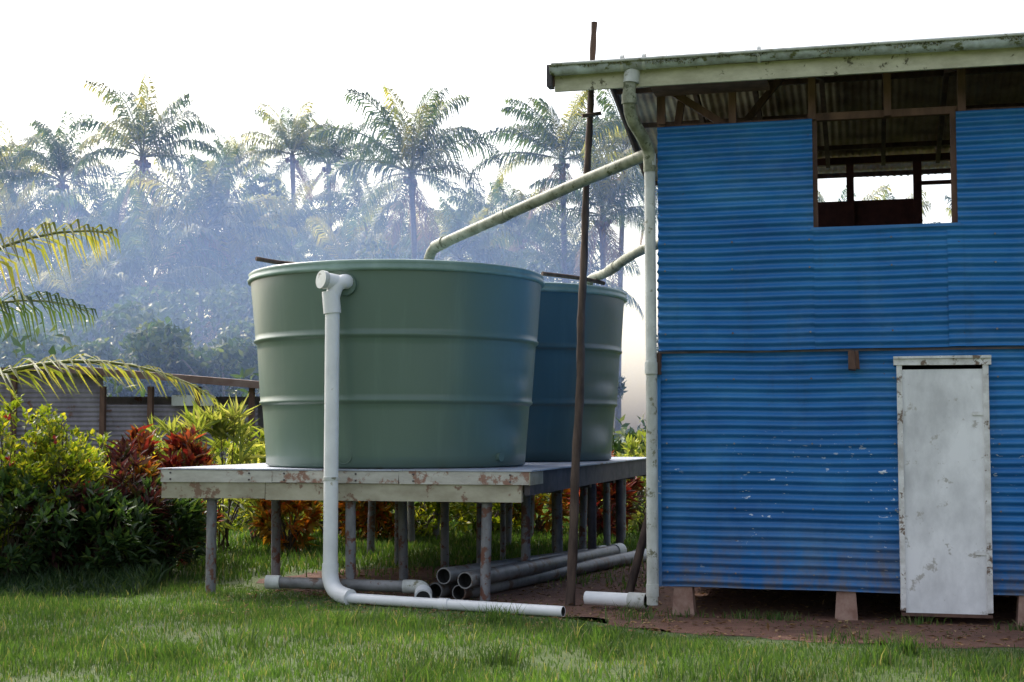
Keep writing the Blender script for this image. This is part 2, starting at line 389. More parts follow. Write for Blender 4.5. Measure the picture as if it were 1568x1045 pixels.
for t in (.12,1.62,3.12,4.62,6.12,7.4):
    mb.box(PF,(0.05,t-.06,.92),(W-.05,t+.06,1.038),'joist') if t>.2 else None
    for s_ in (.46,1.85,3.15):
        q=PF(s_,t,0); top=.905 if t<.2 else .92
        mb.tube([(q[0]+random.uniform(-.03,.03),q[1],-.05),(q[0],q[1],top)],.048,'post',14)
        mb.box(lambda x,y,z:(q[0]+x,q[1]+y,z),(-.07,-.07,top-.02),(.07,.07,top+.0),'post')
for s_,t in ((1.2,3.4),(2.4,2.6),(2.7,5.0),(3.5,3.3),(3.5,5.1),(2.3,4.0)):
    q=PF(s_,t,0); mb.tube([(q[0],q[1],-.05),(q[0],q[1],1.04)],.035 if s_<3 else .05,'post' if s_<3 else 'joist',10)
mb.obj('support_posts',P)

# ---------------------------------------------------------------- TANKS
def tank(name,cx,cy,h,mat,lidmat,R0=1.30):
    e=empty(name); e.location=(cx,cy,1.184)
    k=h/1.93
    prof=[(0,0),(R0-.03,0),(R0,.02),(R0+.01,.12),(R0+.045,.60),(R0+.052,.612),(R0+.074,.626),(R0+.076,.646),(R0+.066,.658),(R0+.070,.70),
          (R0+.105,1.215),(R0+.112,1.225),(R0+.133,1.240),(R0+.135,1.260),(R0+.122,1.272),(R0+.125,1.31),(R0+.172,1.84)]
    lip=[(R0+.172,1.84),(R0+.200,1.845),(R0+.206,1.87),(R0+.190,1.885),(R0+.190,1.91),(R0+.198,1.925),(R0+.180,1.94)]
    top=[(R0+.18,1.94),(R0+.08,1.955),(R0-.3,1.985),(R0-.8,2.01),(.3,2.03),(.28,2.06),(0,2.065)]
    mb=MB(); n=128
    def rev(pr,kk):
        V=[];F=[]
        for (r,z) in pr:
            for j in range(n):
                a=2*math.pi*j/n
                w=1+ (.0035*math.sin(3*a+z*2)+.002*math.sin(7*a-z*4))*(1 if .1<z<1.8 else .2)
                bl=.028*math.exp(-((a-5.75)/.20)**2)*math.sin(z*11)*(1 if z<.9 else 0)
                V.append(((r*w+bl)*math.cos(a),(r*w+bl)*math.sin(a),z*k))
        for i in range(len(pr)-1):
            for j in range(n): F.append((i*n+j,i*n+(j+1)%n,(i+1)*n+(j+1)%n,(i+1)*n+j))
        mb.add(V,F,kk,True)
    dp=[]
    for i in range(len(prof)-1):
        a,b=prof[i],prof[i+1]; m=8 if b[1]-a[1]>.3 else 1
        for j in range(m): f=j/m; dp.append((a[0]+(b[0]-a[0])*f,a[1]+(b[1]-a[1])*f))
    dp.append(prof[-1])
    rev(dp,mat); rev(lip,'lip'); rev(top[:],lidmat)
    o=mb.obj('tank_shell',e); return e
T1=tank('water_tank',-1.17,14.45,1.91,'tank','lid')
T2=tank('water_tank',-.08,17.58,2.04,'tank2','lid')
mb=MB()
def ontank(a,z,off=0): 
    r=1.30+.045*z/.6+off if z<.6 else 1.30+.172*z/1.84+off+.0
    return Vector((r*math.cos(a),r*math.sin(a),z))
a=math.radians(256); d=Vector((math.cos(a),math.sin(a),0))
c=ontank(a,1.69); mb.tube([c-d*.02,c+d*.035],.10,'tank',24)
a2=math.radians(253); c=ontank(a2,.12,.0)
ring=[]; sd=Vector((-math.sin(a2),math.cos(a2),0))
for j in range(25): t=2*math.pi*j/24; ring.append(c+sd*.075*math.cos(t)+Vector((0,0,.075*math.sin(t)+.0))+Vector((math.cos(a2),math.sin(a2),0))*.003)
mb.tube(ring,.005,'tank',6,cap=False)
a3=math.radians(322); c=ontank(a3,.10); d3=Vector((math.cos(a3),math.sin(a3),0)); mb.tube([c,c+d3*.05],.04,'tank',16)
mb.obj('fittings',T1)

mb=MB()
p=smoothpath([(-1.50,13.12,2.88),(-1.53,12.98,2.90),(-1.60,12.93,2.86),(-1.635,12.92,2.76)],6)
mb.tube(p,.068,'white_pvc',20)
mb.tube([(-1.655,12.92,2.80),(-1.638,12.92,2.60)],.080,'white_pvc',22)
mb.tube([(-1.57,12.97,2.88),(-1.71,12.86,2.90)],.074,'white_pvc',22)
mb.tube([(-1.70,12.87,2.90),(-1.735,12.84,2.905)],.084,'dirty_pvc',22)
mb.tube([(-1.637,12.92,2.62),(-1.637,12.92,.32)],.0665,'white_pvc',24)
mb.tube([(-1.637,12.92,1.085),(-1.637,12.92,1.115)],.073,'dirty_pvc',24)
p=smoothpath([(-1.637,12.92,.34),(-1.635,12.91,.22),(-1.60,12.87,.13),(-1.53,12.80,.08),(-1.43,12.70,.06)],6)
mb.tube(p,.074,'white_pvc',22)
mb.obj('overflow_downpipe')
mb=MB(); mb.tube([(-1.46,12.72,.055),(-.5,12.25,.05),(.42,11.78,.05)],.045,'white_pvc',18,hollow=.85); 
mb.tube([(-.62,12.31,.05),(-.54,12.27,.05)],.052,'white_pvc',18); mb.obj('ground_pipe')
mb=MB(); mb.tube([(.64,12.42,.09),(1.10,12.20,.09)],.058,'white_pvc',20,hollow=.85); mb.tube([(1.0,12.25,.09),(1.14,12.18,.09)],.067,'dirty_pvc',20,hollow=.85); mb.obj('pipe_offcut')
mb=MB(); mb.tube([(-2.25,13.15,.15),(-.95,12.95,.13)],.052,'grey_pvc',18,hollow=.85); mb.tube([(-2.25,13.15,.15),(-2.12,13.13,.15)],.063,'dirty_pvc',18,hollow=.8)
mb.tube(smoothpath([(-.98,12.955,.13),(-.86,12.93,.13),(-.80,12.86,.12),(-.79,12.74,.07)],5),.062,'dirty_pvc',18)
mb.tube([(-.79,12.80,.09),(-.785,12.68,.06)],.078,'white_pvc',20,hollow=.8,); mb.obj('drain_pipe')
def lpipe(a,b,r,k='grey_pvc'):
    mb=MB(); mb.tube([a,b],r,k,20,hollow=.86); a=Vector(a);b=Vector(b); d=(b-a).normalized()
    mb.tube([b-d*.22,b+d*.004],r*1.14,'dirty_pvc',20,hollow=.8); mb.obj('loose_pipe')
lpipe((-.62,13.0,.22),(1.05,16.4,.15),.075); lpipe((-.42,12.80,.20),(1.25,16.6,.16),.075); lpipe((-.70,13.05,.08),(.85,16.2,.08),.075)
lpipe((-.48,12.95,.075),(1.55,16.9,.08),.07)

mb=MB()
p=smoothpath([(1.15,11.86,3.86),(.55,12.5,3.71),(-.1,13.15,3.52),(-.62,13.75,3.38),(-.76,13.95,3.34),(-.82,14.05,3.26),(-.83,14.07,3.15)],5)
mb.tube(p,.052,'mossy_pvc',16); mb.tube([(-.05,13.1,3.535),(-.12,13.18,3.513)],.058,'mossy_pvc',16)
mb.tube([(-.66,13.80,3.372),(-.76,13.95,3.345)],.061,'mossy_pvc',16)
mb.obj('feed_pipe')
mb=MB(); p=smoothpath([(2.05,14.9,3.62),(1.42,15.3,3.50),(1.12,16.6,3.40),(.95,17.0,3.36),(.88,17.1,3.2)],5)
mb.tube(p,.055,'mossy_pvc',16); mb.tube([(1.20,16.2,3.43),(1.14,16.5,3.41)],.063,'mossy_pvc',16); mb.obj('feed_pipe')

mb=MB(); p=smoothpath([(.505,12.6,-.1),(.545,12.6,.7),(.560,12.6,1.2),(.605,12.62,1.9),(.615,12.62,2.5),(.64,12.62,3.0),(.665,12.62,3.7),(.70,12.64,4.3),(.722,12.65,4.8),(.745,12.65,5.22)],6)
rs=[.043-.017*i/len(p)+.003*math.sin(i*1.9) for i in range(len(p))]; mb.tube(p,rs,'dark_wood',12)
mb.tube([(.63,12.6,4.35),(.80,12.62,4.38)],.018,'dark_wood',8); mb.obj('wooden_pole')
mb=MB(); mb.tube(smoothpath([(-2.48,13.7,3.20),(-2.2,13.9,3.17),(-1.95,14.1,3.16)],4),[.022]*4+[.03]*4+[.02],'dark_wood',8); mb.obj('wooden_stick')
mb=MB(); mb.tube(smoothpath([(.35,16.4,3.36),(.8,16.7,3.34),(1.1,16.9,3.30)],4),.025,'dark_wood',8); mb.obj('wooden_stick')
mb=MB(); mb.tube([(1.02,12.9,-.05),(1.32,13.1,1.0)],.04,'dark_wood',10); mb.obj('leaning_post')

# ---------------------------------------------------------------- GROUND
m,nt,b=newmat('grass_ground')
n1=noise(nt,.35,6,.6); n2=noise(nt,9,8,.7)
c=ramp(nt,n2,[(.3,(.045,.065,.02)),(.5,(.065,.10,.025)),(.7,(.11,.13,.04))])
c=mix(nt,ramp(nt,n1,[(.5,(0,0,0)),(.75,(.5,.5,.5))]),c,(.13,.10,.05))
nt.links.new(c,b.inputs['Base Color']); b.inputs['Roughness'].default_value=.95; bump(nt,b,n2,.6,.04); M['ground']=m
mb=MB(); S=700; xs=[-S,-200,-60]+[i*2.0-20 for i in range(21)]+[60,200,S]; ys=[-S,-100,-20]+[i*2.0 for i in range(31)]+[100,250,S]
V=[(x,y,(-.02 if y>30 else 0)) for y in ys for x in xs]; F=[]
for j in range(len(ys)-1):
    for i in range(len(xs)-1): a=j*len(xs)+i; F.append((a,a+1,a+len(xs)+1,a+len(xs)))
mb.add(V,F,'ground',True); mb.obj('ground')
m,nt,b=newmat('red_soil'); n1=noise(nt,1.2,6,.6); n2=noise(nt,14,8,.75)
c=ramp(nt,n1,[(.3,(.11,.055,.038)),(.55,(.19,.09,.06)),(.75,(.25,.14,.10))]); c=mix(nt,.6,c,ramp(nt,n2,[(.3,(.35,.35,.35)),(.7,(1.3,1.3,1.3))]),'MULTIPLY')
nt.links.new(c,b.inputs['Base Color']); b.inputs['Roughness'].default_value=.9; bump(nt,b,n2,.8,.05); M['soil']=m
poly=[(-1.6,.15),(-.6,-.35),(0,-.9),(1.0,-1.2),(2,-1.3),(3.2,-1.25),(5,-1.1),(7.6,-.9),(7.8,4.6),(0.2,5.6),(-.8,5.4),(-2.0,4.4),(-3.4,3.6),(-4.3,2.6),(-4.35,1.5),(-3.6,.8)]
pw=[Vector(WF(a,b_,.004)) for a,b_ in poly]; pts=[]
for i in range(len(pw)):
    a,b_=pw[i],pw[(i+1)%len(pw)]; m_=max(2,int((b_-a).length/.12)); nrm=Vector((a.y-b_.y,b_.x-a.x,0)).normalized()
    for j in range(m_): q=a.lerp(b_,j/m_); pts.append(q+nrm*random.uniform(-.05,.05)+nrm*.08*math.sin(j*.7+i))
me=bpy.data.meshes.new('dirt_patch')
bm=bmesh.new(); vs=[bm.verts.new(p) for p in pts]; f=bm.faces.new(vs); bmesh.ops.triangulate(bm,faces=[f]); 
for f in bm.faces:
    if f.normal.z<0: f.normal_flip()
bm.to_mesh(me); bm.free(); me.materials.append(M['soil']); o=bpy.data.objects.new('dirt_patch',me); COL.objects.link(o)

# ---------------------------------------------------------------- GRASS
def grass(name,X,Y,hs,wd=.006,mat='grassblade',lean=.5):
    n=len(X); az=R.uniform(0,2*np.pi,n); bx=np.cos(az);by=np.sin(az)
    la=R.uniform(0,2*np.pi,n); lm=R.uniform(.1,lean,n)*hs
    w=wd*(.6+R.uniform(0,.8,n))
    B0=np.stack([X,Y,np.zeros(n)],1); Wv=np.stack([bx*w,by*w,np.zeros(n)],1)*.5
    Lv=np.stack([np.cos(la)*lm,np.sin(la)*lm,np.zeros(n)],1)
    up=np.zeros((n,3)); up[:,2]=hs
    v0=B0-Wv; v1=B0+Wv; v2=B0+up*.55+Lv*.35-Wv*.8; v3=B0+up*.55+Lv*.35+Wv*.8; v4=B0+up*.95+Lv*1.1
    V=np.stack([v0,v1,v2,v3,v4],1).reshape(-1,3); k=np.arange(n)*5
    T=np.concatenate([np.stack([k,k+1,k+3],1),np.stack([k,k+3,k+2],1),np.stack([k+2,k+3,k+4],1)],1).reshape(-1,3)
    return trimesh(name,V,T,[mat])
def wt(X,Y):
    dx=X-1.24;dy=Y-11.95; return dx*.97-dy*.2431, dx*.2431+dy*.97
def nz(X,Y): return np.sin(X*3.1+Y*1.7)*.35+np.sin(X*7.3-Y*5.1+1)*.25+np.sin(X*1.3+Y*2.9+2)*.4+np.sin(X*13-Y*11)*.15
n=250000; X=R.uniform(-7.5,6.5,n); Y=6.5+7.8*R.uniform(0,1,n)
s_,t_=wt(X,Y); q=nz(X,Y)
ES,EV=[-6,-4.3,-1.6,-.6,0,1,3.2,7],[3,1.2,.1,-.35,-.85,-1.15,-1.25,-1.0]
edge=np.interp(s_,ES,EV)
keep=(t_<edge+.22*q)|((R.uniform(0,1,n)<.10)&(t_<edge+.9+.3*q))
keep&=R.uniform(0,1,n)<np.clip(.72+.55*q,.2,1)
keep&=~((s_>0)&(t_>-.02)&(t_<4.4))
X=X[keep];Y=Y[keep];q=q[keep]; n=len(X); s_,t_=wt(X,Y)
near=np.clip((np.interp(s_,ES,EV)-t_)/.8,.35,1)
hs=(R.uniform(.025,.065,n)*(1+.4*q)+ (R.uniform(0,1,n)<.06)*R.uniform(.02,.07,n))*near
grass('grass_lawn',X,Y,hs,.007)
cx=np.concatenate([R.uniform(-6,6,80),np.array([-1.5,-1.3,-1.15,-.95,-.75,1.0,-.1,3.1,3.6,3.3,3.0])]); cy=np.concatenate([R.uniform(7,10.6,80),np.array([11.4,11.3,11.5,11.6,11.2,11.7,11.4,9.0,8.9,9.2,8.8])])
X=[];Y=[];H=[]
for a,b_ in zip(cx,cy):
    k=random.randint(60,180); r=random.uniform(.06,.2); X.append(R.normal(a,r,k));Y.append(R.normal(b_,r,k)); H.append(R.uniform(.06,.16,k)*random.uniform(.6,1.25))
for a,b_,k in ((1.95,11.9,90),(2.2,11.8,70),(3.2,11.55,60),(3.9,11.2,60),(1.45,12.0,40)):
    X.append(R.normal(a,.12,k));Y.append(R.normal(b_-.2,.04,k)); H.append(R.uniform(.03,.1,k))
grass('grass_tufts',np.concatenate(X),np.concatenate(Y),np.concatenate(H),.009,lean=.7)
n=90000; X=R.uniform(-9,9,n);Y=R.uniform(14.5,32,n); s_,t_=wt(X,Y); lim=np.interp(s_,[-4.6,-4.3,-3.4,-2,-.8,0,.2],[1.5,2.8,3.6,4.3,5.3,5.6,6]); keep=~((s_>-4.6)&(t_<lim+.5*nz(X,Y))&(s_<7.5)); X=X[keep];Y=Y[keep]
grass('rear_grass',X,Y,R.uniform(.04,.13,len(X)),.016)
n=9000; X=R.uniform(-3.4,2.5,n);Y=R.uniform(13.5,20,n); s_,t_=wt(X,Y); keep=(s_<-.25)&(R.uniform(0,1,n)<np.clip((t_-1.2)/5+.25*nz(X,Y),0.02,1)); X=X[keep];Y=Y[keep]
grass('weeds_under_platform',X,Y,R.uniform(.03,.12,len(X)),.014)
n=5200; ss=R.uniform(-4,7,n); tt=R.uniform(-1.2,5,n); C=np.stack([1.24+.97*ss+.2431*tt,11.95-.2431*ss+.97*tt,np.full(n,.012)],1)
D_=rdir(n); D_[:,2]*=.15; D_/=np.linalg.norm(D_,axis=1,keepdims=True)
N_=np.tile([0.,0.,1.],(n,1)); V,T=leaves(C,D_,N_,R.uniform(.03,.09,n),R.uniform(.015,.035,n)); trimesh('leaf_litter',V,T,['litter'])

# ---------------------------------------------------------------- SHRUBS
def shrub(name,x,y,w,h,mat,nros=60,lpr=13,ll=.17,lw=.045,flowers=0,z0=.05,dep=None,upb=.35):
    e=empty(name); e.location=(x,y,0)
    dep=dep or w
    d=rdir(nros,.15); rad=R.uniform(.55,1.0,nros)**.6
    lump=1+.28*np.sin(d[:,0]*5+x)*np.cos(d[:,2]*4+y)
    c=np.stack([d[:,0]*w*.5*rad*lump,d[:,1]*dep*.5*rad*lump,z0+(h*.5)+d[:,2]*h*.5*rad*lump],1); c[:,2]=np.maximum(c[:,2],.04)
    out=c-np.array([0,0,h*.35]); out/=np.linalg.norm(out,axis=1,keepdims=True)
    C=np.repeat(c,lpr,0); O=np.repeat(out,lpr,0); D_=rdir(len(C))*.95+O*.75; D_[:,2]+=upb; D_/=np.linalg.norm(D_,axis=1,keepdims=True)
    C=C+R.normal(0,.03,C.shape)
    N_=np.tile([0.,0.,1.],(len(C),1))+R.normal(0,.35,C.shape)
    V,T=leaves(C,D_,N_,R.uniform(.6,1.15,len(C))*ll,R.uniform(.7,1.2,len(C))*lw)
    trimesh('foliage',V,T,[mat],parent=e)
    mb=MB()
    for i in range(0,nros,4):
        p=Vector(c[i]); b0=Vector((random.uniform(-.1,.1)*w,random.uniform(-.1,.1)*w,0)); mid=b0.lerp(p,.5)+Vector((0,0,.08*h))
        mb.tube([b0,mid,p],[.014,.010,.005],'stem',5,cap=False)
    mb.obj('stems',e)
    if flowers:
        k=flowers; i=R.integers(0,nros,k); cc=np.repeat(c[i]*np.array([1.08,1.12,1.05]),7,0)
        V,T=leaves(cc,rdir(len(cc)),rdir(len(cc)),.055,.04); trimesh('flowers',V,T,['flower'],parent=e)
    return e
sh=[('flowering_shrub',-5.30,15.0,1.9,1.62,'shrub',520,11,.10,.045,36),
 ('flowering_shrub',-6.6,14.6,1.8,1.75,'shrub',400,11,.10,.045,18),
 ('flowering_shrub',-4.75,14.9,1.1,1.5,'shrub',300,11,.09,.04,14),
 ('dark_shrub',-5.0,14.25,1.4,.95,'darkleaf',230,11,.14,.05,0),
 ('dark_shrub',-5.75,14.0,1.2,.8,'darkleaf',190,11,.14,.06,6),
 ('dark_shrub',-4.15,14.5,1.1,.8,'darkleaf',190,11,.16,.05,0),
 ('dark_shrub',-6.6,13.7,1.3,.8,'darkleaf',170,11,.14,.06,2),
 ('dark_shrub',-3.75,15.2,1.0,.85,'darkleaf',170,11,.16,.05,0),
 ('dark_red_croton',-4.5,14.5,.7,1.0,'darkred',90,12,.18,.05,0),
 ('dark_red_croton',-3.95,15.0,.7,1.0,'darkred',80,12,.18,.05,0),
 ('dark_red_croton',-4.2,15.6,.6,1.25,'darkred',70,12,.2,.05,0),
 ('red_croton',-4.25,16.3,.7,1.42,'croton_red',70,13,.20,.06,0),
 ('red_croton',-3.75,16.5,.6,1.42,'croton_red',60,13,.20,.06,0),
 ('orange_croton',-4.0,15.5,.45,1.12,'croton_orange',36,13,.18,.06,0),
 ('striped_cordyline',-4.3,18.4,.9,1.68,'cordyline',30,16,.38,.05,0),
 ('striped_cordyline',-3.75,18.6,.8,1.75,'cordyline',30,16,.38,.05,0),
 ('striped_cordyline',-3.1,19.2,.9,1.55,'cordyline',30,16,.36,.05,0),
 ('green_shrub',-3.5,20.0,1.5,1.4,'shrub',160,11,.14,.06,6),
 ('green_shrub',-2.6,20.9,1.5,1.5,'shrub',160,11,.14,.06,5),
 ('green_shrub',-4.9,17.6,1.6,1.45,'shrub',200,11,.12,.05,8),
 ('orange_croton',-2.9,18.3,.7,.8,'croton_orange',60,13,.2,.07,0),
 ('orange_croton',-2.0,20.3,.9,.95,'croton_orange',90,13,.24,.08,0),
 ('orange_croton',1.35,20.8,.8,1.0,'croton_red',70,13,.24,.08,0),
 ('orange_croton',.4,21.6,.9,.9,'croton_orange',60,13,.24,.08,0),
 ('green_shrub',-1.3,21.0,1.5,.8,'shrub',150,11,.16,.06,0),
 ('green_shrub',-.4,21.8,1.6,.9,'shrub',150,11,.18,.07,0),
 ('dark_shrub',1.9,23.4,2.2,1.5,'darkleaf',150,11,.2,.07,0),
 ('dark_shrub',-2.6,23.6,2.2,1.6,'darkleaf',160,11,.2,.07,0),
 ('dark_shrub',-.3,24.0,2.6,1.3,'darkleaf',160,11,.2,.07,0),
 ('yellow_shrub',2.0,21.6,1.3,1.35,'cordyline',110,11,.16,.06,0),
 ('yellow_shrub',2.9,22.6,1.5,1.6,'shrub',110,11,.16,.06,0),
]
for a in sh: shrub(*a)
n=14000; X=R.uniform(-8,-3.5,n); Y=R.uniform(13.2,14.6,n); grass('tall_weeds',X,Y,R.uniform(.06,.28,n)*np.clip((Y-13.1),.2,1),.016,'darkleaf',.8)

# ---------------------------------------------------------------- PALMS
def frond(az,el0,length,droop,nl,lleaf,wl,rng,twist=0,hang=.6,pw_=1.5):
    N=14; p=np.zeros(3); pts=[p.copy()]; h=np.array([math.cos(az),math.sin(az),0])
    dirs=[]
    for i in range(N):
        f=i/N; e=el0-droop*(f**pw_)
        d=h*math.cos(e)+np.array([0,0,math.sin(e)]); dirs.append(d); p=p+d*length/N; pts.append(p.copy())
    dirs.append(dirs[-1]); pts=np.array(pts); dirs=np.array(dirs)
    f=np.linspace(.14,.99,nl); idx=f*N; i0=np.minimum(idx.astype(int),N-1); fr_=(idx-i0)[:,None]
    P=pts[i0]*(1-fr_)+pts[i0+1]*fr_; Dd=dirs[i0]
    side0=np.cross(h,[0,0,1.]); side0=side0*math.cos(twist)+np.array([0,0,1.])*math.sin(twist)
    Vs=[];Ts=[];o=0
    for sg in (-1,1):
        ll=lleaf*np.sin(np.pi*np.clip(f*.84+.12,0,1))**.6*(1+rng.uniform(-.15,.15,nl))
        D1=Dd*.65+side0*sg*.65+np.array([0,0,1.])*rng.uniform(-.3,.15,nl)[:,None]; D1/=np.linalg.norm(D1,axis=1,keepdims=True)
        D2=D1*.55+np.array([0,0,-1.])*(hang*rng.uniform(.6,1.5,nl))[:,None]; D2/=np.linalg.norm(D2,axis=1,keepdims=True)
        wv=Dd*wl*.5
        a=P-wv*.5;b=P+wv*.5; m1=P+D1*(ll*.42)[:,None]; c=m1-wv;d=m1+wv; t=m1+D2*(ll*.58)[:,None]
        V=np.stack([a,b,c,d,t],1).reshape(-1,3); k=np.arange(nl)*5
        T=np.concatenate([np.stack([k,k+1,k+3],1),np.stack([k,k+3,k+2],1),np.stack([k+2,k+3,k+4],1)],1).reshape(-1,3)
        Vs.append(V);Ts.append(T+o);o+=len(V)
    LV=np.concatenate(Vs);LT=np.concatenate(Ts)
    rr=np.linspace(.012*length,.0025*length,N+1)*.9; RV=[];RT=[]
    for i in range(N+1):
        for j in range(3):
            th=2*math.pi*j/3; RV.append(pts[i]+side0*math.cos(th)*rr[i]+np.array([0,0,1.])*math.sin(th)*rr[i])
    for i in range(N):
        for j in range(3):
            a=i*3+j;b=i*3+(j+1)%3; RT+= [(a,b,b+3),(a,b+3,a+3)]
    return LV,LT,np.array(RV),np.array(RT)
def crown_mesh(name,seed,nf=28,length=4.2,nl=40,lleaf=1.15,wl=.065,dead=4):
    rng=np.random.default_rng(seed); V=[];T=[];MI=[];o=0
    def put(v,t,m):
        nonlocal o
        V.append(v);T.append(t+o);MI.append(np.full(len(t),m));o+=len(v)
    for i in range(nf):
        f=i/nf; az=i*2.39996+rng.uniform(-.35,.35)
        if i>=nf-dead: el=rng.uniform(-1.2,-.6); dr=.5; m=2 if rng.uniform()<.7 else 0; L_=length*.75
        else:
            el=1.5-1.85*f+rng.uniform(-.15,.15); dr=.75+1.0*math.sin(min(1,f*1.4)*1.57)+rng.uniform(-.25,.35); m=1 if rng.uniform()<.15+(.3 if f<.3 else 0) else 0
            L_=length*(.78+.22*min(1,f*3))*rng.uniform(.82,1.1)
        lv,lt,rv,rt=frond(az,el,L_,dr,nl,lleaf,wl,rng,rng.uniform(-.8,.8),1.0,2.0)
        put(lv,lt,m); put(rv,rt,3)
    return trimesh(name,np.concatenate(V),np.concatenate(T),['palmleaf','palmyel','palmdead','rachis'],np.concatenate(MI),link=False)
crowns=[crown_mesh('palm_crown_mesh',s_,nf=[23,25,27,24,21,26][s_]) for s_ in range(6)]
def palm(x,y,h,k=1.0,ci=None,lean=None,name='coconut_palm_tree'):
    e=empty(name); e.location=(x,y,0)
    lx,ly=lean or (random.uniform(-1.2,1.2),random.uniform(-1,1))
    pts=[(0,0,-.3)]+[(lx*(f**1.6),ly*(f**1.6),h*f) for f in (.1,.3,.5,.7,.85,1)]
    mb=MB(); mb.tube(pts,[.26,.19,.15,.135,.125,.12,.15],'trunk',9)
    for i in range(7):
        a=random.uniform(0,6.28); c=Vector((lx+.28*math.cos(a),ly+.28*math.sin(a),h-.25-random.uniform(0,.2)))
        mb.tube([c+Vector((0,0,-.12)),c+Vector((0,0,-.05)),c+Vector((0,0,.08)),c+Vector((0,0,.13))],[.02,.11,.11,.02],'palmdead',7)
    mb.obj('trunk',e)
    o=bpy.data.objects.new('crown',crowns[ci if ci is not None else random.randrange(6)]); COL.objects.link(o); o.parent=e; o.location=(lx,ly,h)
    o.rotation_euler=(random.uniform(-.15,.15),random.uniform(-.15,.15),random.uniform(0,6.28)); o.scale=(k,k,k*random.uniform(.95,1.15))
def at(px,py,Y): return ((px-784)/2178*Y, 1.5+(665-py)/2178*Y*1.01)
for px,py,Y,k in [(75,275,70,.95),(205,245,64,1.0),(10,275,75,.9),(455,238,78,.9),(510,255,84,.9),(642,272,62,1.1),(345,270,86,.8),
                  (868,245,62,1.1),(945,240,70,.95),(925,335,60,.95),(-60,300,70,1),(300,350,58,1.0),(150,375,68,.95),(560,340,80,1.0),
                  (740,350,84,.95),(700,400,66,.95),(420,360,72,.95),(30,390,60,1.0),(240,430,55,.95),(800,360,76,.95),(860,430,62,.95),
                  (1010,290,75,1.0),(1100,300,80,1),(1290,400,60,1),(1390,390,70,1),(1500,400,70,1),(1650,300,70,1),(-180,280,70,1),(110,480,54,.9),(350,440,60,.95),(540,420,68,.95),(600,400,92,1.1),(480,390,92,1.1),(250,385,90,1.1),(110,390,88,1.1),(660,400,92,1.1),(1200,370,75,1),
                  (380,380,95,1.1),(180,390,98,1.1),(20,390,98,1.1),(780,400,98,1.1)]:
    x,z=at(px,py,Y); palm(x,Y,max(z,2.5),k,lean=(random.uniform(-.5,.5),random.uniform(-1,1)))
for i in range(26):
    Y=random.uniform(75,110); px=random.uniform(-250,1900); x,z=at(px,random.uniform(400,470),Y)
    if 940<px<1030: continue
    palm(x,Y,z,1.0)

def leaftree(name,x,y,h,w,mat='forest',n=4200,ls=.28,base=.2):
    e=empty(name); e.location=(x,y,0)
    nb=max(9,int(w*h*.45)); bc=np.stack([R.normal(0,w*.26,nb),R.normal(0,w*.2,nb),R.uniform(base*h,h*.92,nb)],1); br=R.uniform(.5,1.15,nb)*w*.17
    i=R.integers(0,nb,n); d=rdir(n); r=br[i]*R.uniform(.45,1.0,n)**.5
    C=bc[i]+d*r[:,None]*np.array([1.1,1.1,.8]); D_=rdir(n,-.3); V,T=leaves(C,D_,d+R.normal(0,.5,d.shape),R.uniform(.6,1.3,n)*ls,R.uniform(.6,1.2,n)*ls*.6)
    trimesh('crown',V,T,[mat],parent=e)
    mb=MB(); mb.tube([(0,0,-.2),(.1,0,h*.35),(0,.1,h*.75)],[.03*h*.6,.022*h*.6,.01*h*.6],'trunk',8)
    for j in range(min(nb,9)):
        p=Vector(bc[j]); q=Vector((.05,0,p.z*.55)); mb.tube([q,q.lerp(p,.6)+Vector((0,0,.2)),p],[.012*h*.6,.008*h*.6,.003*h*.6],'trunk',5,cap=False)
    mb.obj('trunk',e)
for px,py,Y,w in [(340,250,62,5),(200,400,55,6),(60,420,52,7),(300,430,50,6),(420,400,56,6),(520,420,60,7),(620,360,60,5),(700,420,58,7),(800,400,60,6),(870,450,52,4),
                  (130,470,45,6),(0,450,50,6),(380,480,46,5),(-90,430,50,7),(470,470,48,5),(560,470,50,6),(760,460,50,7),(250,490,42,5),(60,500,42,5),(340,500,40,4.5),
                  (1150,420,65,7),(1350,440,60,7),(1560,430,60,8),(1750,430,60,8),(660,350,92,8),(440,350,90,9),(180,360,95,9),(830,380,92,7),(50,370,95,9),(560,380,92,9),(300,380,95,9),(740,380,95,8),(120,400,80,8),(380,390,80,8)]:
    x,z=at(px,py,Y); leaftree('broadleaf_tree',x,Y,z,w)
n=60000; X=R.uniform(-45,45,n); Y=R.uniform(33,60,n); hh=2.3+1.3*np.sin(X*.7+Y*.3)+1.0*np.sin(X*.23-Y*.5+2)
Z=np.abs(R.normal(.4,.45,n)).clip(0,1)*hh*np.where((X>1.5)&(X<6),.4,1)
V,T=leaves(np.stack([X,Y,Z],1),rdir(n,.2),rdir(n,.8),R.uniform(.2,.5,n),R.uniform(.1,.22,n)); trimesh('jungle_undergrowth',V,T,['forest'])

